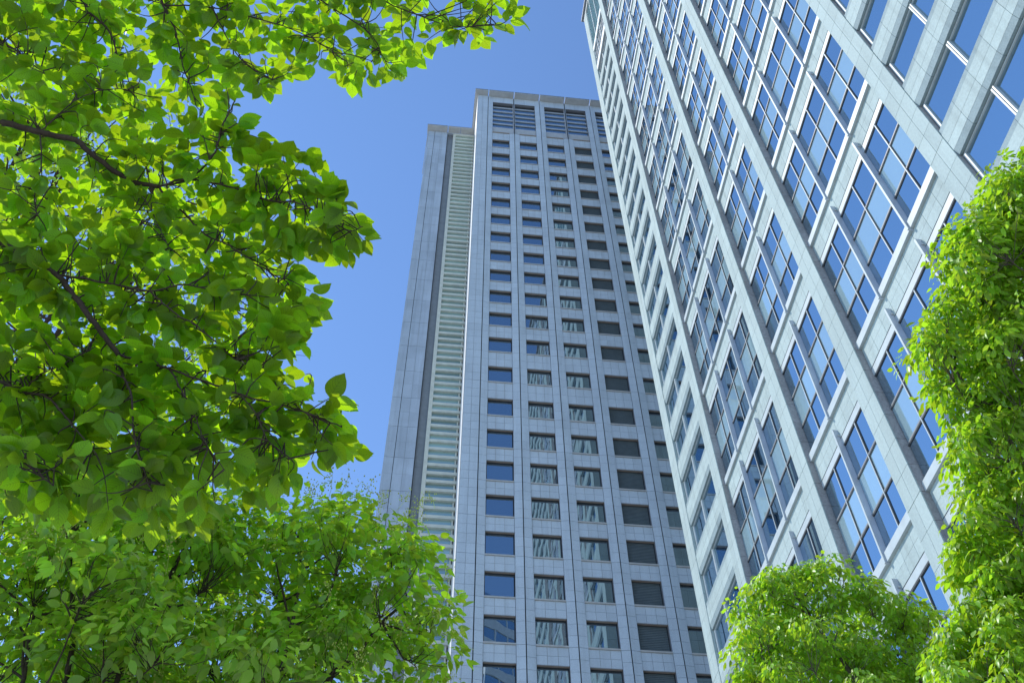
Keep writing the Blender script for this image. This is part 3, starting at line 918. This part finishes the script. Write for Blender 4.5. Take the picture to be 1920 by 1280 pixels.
# ------------------------------------------------ foreground broad-leaved tree, branches overhead from the left
POLY_A = [(-60, -60), (985, -60), (978, 50), (925, 85), (870, 95), (800, 95), (752, 150), (700, 180), (640, 168), (600, 140), (560, 150), (505, 180),
          (490, 240), (545, 275), (590, 275), (610, 310), (640, 335), (675, 355), (668, 385), (715, 410), (710, 465), (680, 485), (612, 500),
          (575, 480), (600, 545), (618, 580), (562, 612), (572, 660), (585, 715), (650, 745), (678, 775), (672, 868), (640, 872), (600, 895), (560, 930),
          (520, 925), (480, 950), (440, 930), (380, 985), (300, 1000), (200, 975), (100, 960), (-60, 940)]
tA = empty('broad_leaved_tree', (-4.6, 2.4, 0))
tag(tA, 'backlit broad-leaved tree overhanging the left side with the largest leaves in the picture', 'tree')
SKEL = [  # (pixel x, pixel y, distance), start and end radius
    ([(-330, 190, 4.9), (-160, 205, 4.7), (0, 228, 4.45), (75, 248, 4.35), (140, 263, 4.3), (170, 288, 4.25), (240, 336, 4.2), (297, 350, 4.15)], 0.034, 0.013),
    ([(297, 350, 4.15), (355, 335, 4.1), (400, 290, 4.05), (415, 240, 4.1), (440, 190, 4.2)], 0.010, 0.004),
    ([(297, 350, 4.15), (350, 336, 4.1), (430, 350, 4.05), (500, 375, 4.0), (560, 381, 3.95), (610, 408, 3.9), (655, 432, 3.85), (680, 425, 3.8)], 0.011, 0.0025),
    ([(297, 350, 4.15), (345, 400, 4.1), (385, 440, 4.05), (430, 460, 4.0), (480, 495, 3.95), (540, 530, 3.9)], 0.010, 0.003),
    ([(240, 336, 4.2), (275, 380, 4.1), (300, 430, 4.0), (320, 470, 3.9)], 0.006, 0.002),
    ([(75, 248, 4.35), (100, 225, 4.35), (140, 190, 4.4), (190, 170, 4.45), (260, 165, 4.5)], 0.007, 0.002),
    ([(75, 248, 4.35), (78, 310, 4.2), (65, 370, 4.1), (70, 405, 4.0)], 0.007, 0.003),
    ([(-350, 380, 4.5), (-150, 420, 4.2), (0, 458, 3.95), (60, 490, 3.85), (104, 514, 3.8), (135, 550, 3.75), (180, 610, 3.65), (222, 665, 3.6)], 0.034, 0.013),
    ([(104, 514, 3.8), (200, 530, 3.75), (280, 545, 3.7), (345, 533, 3.7), (400, 545, 3.65), (462, 552, 3.6)], 0.010, 0.003),
    ([(280, 545, 3.7), (325, 585, 3.65), (370, 612, 3.6), (415, 650, 3.55), (450, 680, 3.5), (500, 690, 3.5)], 0.008, 0.002),
    ([(222, 665, 3.6), (270, 678, 3.55), (320, 692, 3.5), (385, 715, 3.45), (450, 740, 3.4), (520, 756, 3.4), (570, 772, 3.35), (640, 800, 3.3)], 0.011, 0.003),
    ([(222, 665, 3.6), (230, 700, 3.5), (245, 738, 3.4), (250, 800, 3.3), (262, 860, 3.25), (285, 920, 3.2)], 0.010, 0.003),
    ([(320, 692, 3.5), (345, 740, 3.4), (365, 775, 3.35), (385, 830, 3.3), (420, 880, 3.25)], 0.007, 0.002),
    ([(450, 740, 3.4), (480, 775, 3.35), (500, 820, 3.3), (540, 860, 3.3)], 0.006, 0.002),
    ([(-300, 650, 4.2), (-100, 690, 3.9), (0, 715, 3.7), (40, 733, 3.65), (90, 745, 3.6), (130, 790, 3.5), (180, 850, 3.4)], 0.020, 0.003),
    ([(40, 733, 3.65), (80, 700, 3.6), (130, 675, 3.6), (180, 650, 3.6)], 0.006, 0.002),
    ([(-100, 690, 3.9), (-20, 800, 3.5), (40, 860, 3.35), (100, 910, 3.25)], 0.010, 0.003),
    ([(-250, -150, 5.4), (-60, -140, 5.2), (140, -20, 5.0), (165, 20, 4.9), (205, 60, 4.85), (222, 115, 4.8), (228, 180, 4.7)], 0.020, 0.003),
    ([(140, -150, 5.3), (285, -20, 5.1), (305, 10, 5.0), (330, 62, 4.9), (345, 130, 4.8), (368, 190, 4.7)], 0.014, 0.003),
    ([(305, 10, 5.0), (400, 15, 4.95), (500, 40, 4.9), (580, 70, 4.85), (640, 110, 4.8)], 0.008, 0.002),
    ([(330, -150, 5.4), (480, -80, 5.2), (600, 0, 5.05), (690, 60, 4.95), (720, 110, 4.9)], 0.012, 0.003),
    ([(480, -80, 5.2), (640, -30, 5.1), (760, 20, 5.0), (850, 50, 4.95), (930, 45, 4.9)], 0.010, 0.002),
    ([(370, -50, 5.2), (420, 60, 4.9), (460, 120, 4.8), (510, 150, 4.75)], 0.008, 0.002),
    ([(-140, 60, 5.0), (0, 80, 4.8), (60, 120, 4.7), (100, 150, 4.65)], 0.012, 0.003),
]
tub = Tubes()
nodes = []
for pts, r0, r1 in SKEL:
    P = smooth_line([at(*p) for p in pts], 6 * len(pts), 0.0015)
    tub.add(P, r0 * 0.46, r1 * 0.7, 7)
    nodes.append(P)
NODE = np.concatenate(nodes)
# trunk and main limbs outside the frame on the left
TB = np.array([-4.6, 2.4, 0.0])
trunk = Tubes()
trunk.add(smooth_line([TB + [0, 0, -0.1], TB + [0.05, 0.05, 1.2], TB + [0.1, -0.05, 2.6], TB + [0.0, 0.1, 4.2]], 16, 0.008), 0.16, 0.10, 12)
trunk.build('trunk', BARK_PALE, tA)
fork = TB + np.array([0.0, 0.1, 4.15])
for pts, r0, r1 in SKEL:
    s = at(*pts[0])
    if r0 >= 0.0119 or pts[0][0] < -50:
        m = (fork + s) / 2 + np.array([0, 0, -0.15])
        tub.add(smooth_line([fork + rng.normal(0, 0.03, 3), m, s], 12), max(0.05, r0), r0, 8)
tub.add(smooth_line([TB + [0.1, -0.05, 2.6], at(-200, 550, 4.4), at(-100, 690, 3.9)], 10), 0.05, 0.02, 8)
# twigs
cand = np.stack([rng.uniform(-60, 985, 9000), rng.uniform(-60, 1000, 9000)], 1)
cand = cand[inside(POLY_A, cand) & True]
ed = edge_dist(POLY_A, cand)
cand = cand[ed > 14]
HOLES_A = [(325, 232, 22), (205, 262, 16), (402, 52, 18), (490, 15, 16), (300, 140, 10), (350, 362, 14), (440, 330, 14), (300, 640, 14), (332, 652, 12), (440, 575, 14), (470, 210, 18), (35, 100, 14)]
for hx, hy, hr in HOLES_A:
    cand = cand[np.hypot(cand[:, 0] - hx, cand[:, 1] - hy) > hr + 12]
sel = []
for c in cand:                                   # blue-noise selection
    if len(sel) >= 960:
        break
    if not sel or np.min(np.hypot(*(np.array(sel) - c).T)) > 12.5:
        sel.append(c)
pos, Ds, Ns, Ls = [], [], [], []
NODEPX = project(NODE)
for c in sel:
    w = np.hypot(NODEPX[:, 0] - c[0], NODEPX[:, 1] - c[1])
    j = np.argsort(w)[:14]
    j = j[rng.integers(0, 14)] if w.min() < 120 else j[0]
    nd = NODE[j]
    dist = np.linalg.norm(nd - CAM) + abs(rng.normal(0.14, 0.27)) - 0.03
    tipp = at(c[0], c[1], dist)
    span = np.linalg.norm(tipp - nd)
    midp = (nd + tipp) / 2 + rng.normal(0, 0.018, 3) + np.array([0, 0, 0.04 * span])
    P = smooth_line([nd, midp, tipp], 7)
    tub.add(P, 0.0032, 0.0013, 4)
    tw = unit(P[-1] - P[-3])
    k = rng.integers(2, 4)
    for q in range(k):                           # opposite pairs
        t = 1.0 - 0.22 * q * rng.uniform(0.8, 1.2)
        b = P[0] * 0 + np.array([np.interp(t, np.linspace(0, 1, 7), P[:, a]) for a in range(3)])
        side = unit(np.cross(tw, np.array([0, 0, 1.0])) + rng.normal(0, 0.15, 3))
        for sg in (-1, 1):
            if rng.random() < 0.12:
                continue
            d = unit(tw * rng.uniform(0.3, 0.9) + side * sg * rng.uniform(0.5, 1.0) + np.array([0, 0, -rng.uniform(0.05, 0.55)]) + rng.normal(0, 0.15, 3))
            nrm = unit(np.array([0, 0, 1.0]) + rng.normal(0, 0.42, 3))
            pos.append(b + d * 0.012 + rng.normal(0, 0.004, 3)); Ds.append(d); Ns.append(nrm)
            Ls.append(0.094 * (0.45 + 0.55 * rng.random() ** 0.6))
    if rng.random() < 0.5:
        pos.append(P[-1]); Ds.append(unit(tw + np.array([0, 0, -0.3]) + rng.normal(0, 0.2, 3))); Ns.append(unit(np.array([0, 0, 1.0]) + rng.normal(0, 0.4, 3))); Ls.append(rng.uniform(0.07, 0.11))
tub.build('branches', BARK, tA)
TM_A = [leaf_template(9, 4, w, 0.45, b, f, 10 + i) for i, (w, b, f) in enumerate(((0.33, 0.10, 0.18), (0.36, 0.22, 0.10), (0.30, 0.16, 0.28), (0.37, 0.05, 0.14), (0.34, 0.34, 0.2)))]
leaves_to_objects(tA, np.array(pos), np.array(Ds), np.array(Ns), np.array(Ls), TM_A, LEAF_A, 300)


# ------------------------------------------------ generic crown of drooping leaf tufts
def tufted_tree(name, label, cat, poly, d0, half, n_tufts, per, leaf_len, tuft_r, trunk_at, mat, tm, n_parts, bark, bow=0.0,
                limb_n=9, trunk_r=0.16, droop=0.6, margin=0.7, group=None, light_top=True, spread=1.0, min_px=None, fork_h=0.42, limb_w=0.3, holes=(), shell=0.0, clump=None):
    root = empty(name, (trunk_at[0], trunk_at[1], 0))
    tag(root, label, cat, group)
    poly = np.asarray(poly, float)
    lo, hi = poly.min(0), poly.max(0)
    pr = tuft_r * F_PX / d0
    C = rng.uniform(lo, hi, (n_tufts * 30, 2))
    C = C[inside(poly, C)]
    for hx, hy, hr in holes:
        C = C[np.hypot(C[:, 0] - hx, C[:, 1] - hy) > hr + pr * 0.5]
    e = edge_dist(poly, C)
    if clump:
        # billowing clumps: each a ball of tufts that fits inside the outline, dark gaps between
        K_n, K_r, K_t, K_s = clump
        keep, cen_, rad_ = [], [], []
        for c, ee in zip(C, e):
            if len(cen_) >= K_n:
                break
            r_ = min(K_r * rng.uniform(0.75, 1.15), 1.0 * ee * d0 / F_PX)
            if r_ < 0.4 * K_r:
                continue
            th = min(half, 0.2 * K_r + 0.9 * ee * d0 / F_PX)
            q = at(c[0], c[1], d0 + rng.uniform(-1, 1) * th)
            if cen_ and np.min(np.linalg.norm(np.array(cen_) - q, axis=1) - K_s * (np.array(rad_) + r_)) < 0:
                continue
            cen_.append(q); rad_.append(r_)
        P, owner = [], []
        for kk, (q, r_) in enumerate(zip(cen_, rad_)):
            nt_ = max(4, int(K_t * (r_ / K_r) ** 2))
            v_ = unit(rng.normal(0, 1, (nt_, 3)))
            v_[:, 2] = np.where(v_[:, 2] < -0.45, -v_[:, 2], v_[:, 2])
            owner += [kk] * nt_
            P.append(q + v_ * r_ * rng.uniform(0.5, 0.92, (nt_, 1)) * np.array([1, 1, 0.85]))
        P = np.concatenate(P)
        owner, CEN = np.array(owner), np.array(cen_)
    else:
        k = e > pr * margin
        C, e = C[k], e[k]
        thick = np.minimum(half, 0.35 * tuft_r + 1.1 * e * d0 / F_PX)
        dist = d0 + rng.uniform(-1, 1, len(C)) * thick + bow * (C[:, 1] - lo[1]) / (hi[1] - lo[1])
        P = np.array([at(c[0], c[1], d) for c, d in zip(C, dist)])
        keep = []
        mind = tuft_r * 0.62 if min_px is None else min_px
        for i in range(len(P)):
            if len(keep) >= n_tufts:
                break
            if not keep or np.min(np.linalg.norm(P[keep] - P[i], axis=1)) > mind:
                keep.append(i)
        P = P[keep]
    n = len(P)
    cen = P.mean(0)
    # limbs by a few k-means rounds over the clumps (or tufts)
    T_ = CEN if clump else P
    K = T_[rng.choice(len(T_), min(limb_n, len(T_)), replace=False)].copy()
    for _ in range(8):
        a = np.argmin(((T_[:, None] - K[None]) ** 2).sum(2), 1)
        for q in range(len(K)):
            if (a == q).any():
                K[q] = T_[a == q].mean(0)
    tb = np.array([trunk_at[0], trunk_at[1], 0.0])
    zlow = P[:, 2].min()
    fk = np.array([cen[0] * 0.5 + tb[0] * 0.5, cen[1] * 0.5 + tb[1] * 0.5, max(2.0, zlow * fork_h + cen[2] * 0.22)])
    tr = Tubes()
    tr.add(smooth_line([tb + [0, 0, -0.1], tb * 0.7 + fk * 0.3 + rng.normal(0, 0.08, 3), tb * 0.3 + fk * 0.7 + rng.normal(0, 0.08, 3), fk], 18, 0.01), trunk_r, trunk_r * 0.62, 12)
    tr.build('trunk', bark, root)
    br = Tubes()
    for q in range(len(K)):
        end = K[q] - unit(K[q] - fk) * tuft_r * 0.6
        m = fk * 0.5 + end * 0.5 + rng.normal(0, 0.12, 3) + np.array([0, 0, 0.12 * np.linalg.norm(end - fk) * rng.uniform(-0.3, 1)])
        line = smooth_line([fk, m, end], 14, 0.015)
        br.add(line, trunk_r * limb_w, trunk_r * 0.07, 7)
        for i in np.where(a == q)[0]:
            # leave the limb at a fitting point and rise into the tuft from below
            s = line[np.argmin(np.linalg.norm(line - (T_[i] - [0, 0, 0.3]), axis=1) + rng.uniform(0, 0.5, len(line)))]
            stop = T_[i] + np.array([0, 0, -0.05])
            m2 = s * 0.45 + stop * 0.55 + rng.normal(0, 0.1, 3) * np.linalg.norm(stop - s) * 0.6 + np.array([0, 0, -0.03])
            br.add(smooth_line([s, m2, stop], 7, 0.006), trunk_r * 0.07, trunk_r * 0.02, 5)
            if clump:
                for e2 in P[owner == i]:
                    s2 = m2 + (stop - m2) * rng.uniform(0.55, 1.0)
                    br.add(smooth_line([s2, (s2 + e2) / 2 + rng.normal(0, 0.12, 3) * np.linalg.norm(e2 - s2), e2], 5), trunk_r * 0.026, trunk_r * 0.010, 4)
                continue
            for _ in range(2):
                e2 = P[i] + rng.normal(0, 0.45, 3) * tuft_r * np.array([1, 1, 0.5])
                br.add(smooth_line([m2 * 0.35 + stop * 0.65, (m2 + e2) / 2 * 0.4 + e2 * 0.6 + rng.normal(0, 0.03, 3), e2], 5), trunk_r * 0.024, trunk_r * 0.010, 4)
    br.build('branches', bark, root)
    # leaves
    m = n * per
    ti = np.repeat(np.arange(n), per)
    v = rng.normal(0, 1, (m, 3)); v = unit(v)
    v[:, 2] = np.abs(v[:, 2]) * 1.0 - 0.35
    scale = rng.uniform(0.75, 1.3, n)[ti]
    rr = (shell + (1 - shell) * rng.uniform(0.25 * (1 - shell), 1.0, m) ** 0.6) * tuft_r * scale * spread
    pos = P[ti] + v * rr[:, None] * np.array([1, 1, 0.62])
    out = v * np.array([1, 1, 0.4])
    D = unit(out + np.array([0, 0, -droop]) + rng.normal(0, 0.35, (m, 3)))
    Nn = unit(v * 0.6 + np.array([0, 0, 0.9]) + rng.normal(0, 0.38, (m, 3)))
    ln = rng.uniform(0.7, 1.2, m) * leaf_len
    leaves_to_objects(root, pos, D, Nn, ln, tm, mat, n_parts)
    return root, P


TM_S = [leaf_template(4, 2, w, 0.85, b, f, 30 + i) for i, (w, b, f) in enumerate(((0.21, 0.22, 0.25), (0.24, 0.10, 0.15), (0.19, 0.35, 0.3), (0.25, 0.05, 0.22)))]
TM_B = [leaf_template(6, 2, w, 0.8, b, f, 50 + i) for i, (w, b, f) in enumerate(((0.25, 0.20, 0.22), (0.28, 0.08, 0.15), (0.23, 0.33, 0.3), (0.29, 0.12, 0.2)))]

POLY_B = [(-80, 690), (60, 770), (180, 830), (300, 880), (420, 890), (500, 945), (585, 935), (640, 915), (700, 935), (750, 960), (790, 985), (832, 1015), (828, 1075),
          (838, 1120), (872, 1180), (862, 1205), (850, 1240), (870, 1330), (880, 1560), (-120, 1560)]
tB, PB = tufted_tree('camphor_tree', 'dense glossy tree with pale flower sprays in the lower left corner', 'tree', POLY_B, 6.6, 1.4, 900, 18, 0.084, 0.16,
                     (-2.3, 4.6), LEAF_B, TM_B, 300, BARK, limb_n=16, trunk_r=0.13, droop=0.45, margin=0.6, spread=1.2, limb_w=0.22, fork_h=0.05, min_px=0.17, clump=(105, 0.40, 20, 0.55), holes=((478, 1050, 40), (455, 1150, 22), (415, 1195, 28), (330, 1090, 16), (560, 1190, 14), (230, 1010, 16), (120, 1120, 14)))
# flower sprays: stalks with tiny buds above the shoots
fl_t = Tubes(); bud = []
pb = project(PB)
for i in np.where(rng.random(len(PB)) < 0.30)[0]:
    for _ in range(rng.integers(1, 4)):
        b0 = PB[i] + rng.normal(0, 0.1, 3)
        tip = b0 + np.array([rng.normal(0, 0.07), rng.normal(0, 0.07), rng.uniform(0.14, 0.30)])
        fl_t.add(smooth_line([b0, (b0 + tip) / 2 + rng.normal(0, 0.015, 3), tip], 4), 0.0018, 0.001, 3)
        for _b in range(30):
            q = b0 + (tip - b0) * rng.uniform(0.5, 1.05) + rng.normal(0, 0.024, 3)
            s = rng.uniform(0.0022, 0.0042)
            bud.append(hexa(q[0] - s, q[0] + s, q[1] - s, q[1] + s, q[2] - s, q[2] + s))
fl_t.build('flower_stalks', BLOSSOM, tB, 'stuff')
joined('flower_buds', bud, BLOSSOM, tB, 'stuff')

POLY_C = [(-80, 20), (120, 60), (220, 90), (330, 180), (430, 260), (520, 420), (560, 470), (585, 560), (560, 620), (598, 680), (585, 712), (545, 730), (480, 900), (-80, 960)]
tufted_tree('distant_leafy_tree', 'small-leaved sunlit tree glimpsed through gaps behind the overhanging branches', 'tree', POLY_C, 12.5, 2.2, 330, 26, 0.085, 0.42,
            (-7.5, 9.0), LEAF_C, TM_S, 0, BARK, limb_n=12, trunk_r=0.2, droop=0.5)

POLY_D = [(1340, 1500), (1380, 1240), (1372, 1195), (1384, 1130), (1408, 1088), (1455, 1058), (1510, 1040), (1545, 1052), (1582, 1038), (1620, 1058), (1662, 1090),
          (1722, 1118), (1782, 1150), (1796, 1180), (1785, 1235), (1800, 1500)]
tufted_tree('round_leafy_tree', 'smaller round-topped bright green tree at the foot of the pale high-rise', 'tree', POLY_D, 12.5, 1.5, 400, 40, 0.092, 0.20,
            (5.6, 8.6), LEAF_D, TM_S, 300, BARK_PALE, limb_n=12, trunk_r=0.15, droop=0.85, margin=0.62, min_px=0.30, limb_w=0.36, shell=0.0, clump=(64, 0.55, 17, 0.58), holes=((1590, 1185, 16), (1640, 1225, 16), (1500, 1165, 10), (1560, 1110, 8)))

POLY_E = [(2030, 240), (1925, 285), (1885, 305), (1848, 345), (1838, 385), (1790, 408), (1765, 455), (1770, 515), (1748, 560), (1722, 600), (1718, 640), (1678, 655), (1688, 690),
          (1682, 725), (1740, 755), (1800, 785), (1790, 850), (1785, 905), (1822, 950), (1790, 1005), (1752, 1065), (1800, 1100), (1792, 1150), (1762, 1205), (1738, 1260), (1700, 1500), (2030, 1500)]
tufted_tree('tall_leafy_tree', 'tall bright green tree cut off by the right edge of the picture', 'tree', POLY_E, 9.2, 1.5, 400, 42, 0.086, 0.17,
            (6.4, 5.4), LEAF_D, TM_S, 300, BARK_PALE, limb_n=14, trunk_r=0.17, droop=0.85, margin=0.58, min_px=0.24, clump=(150, 0.46, 18, 0.50))
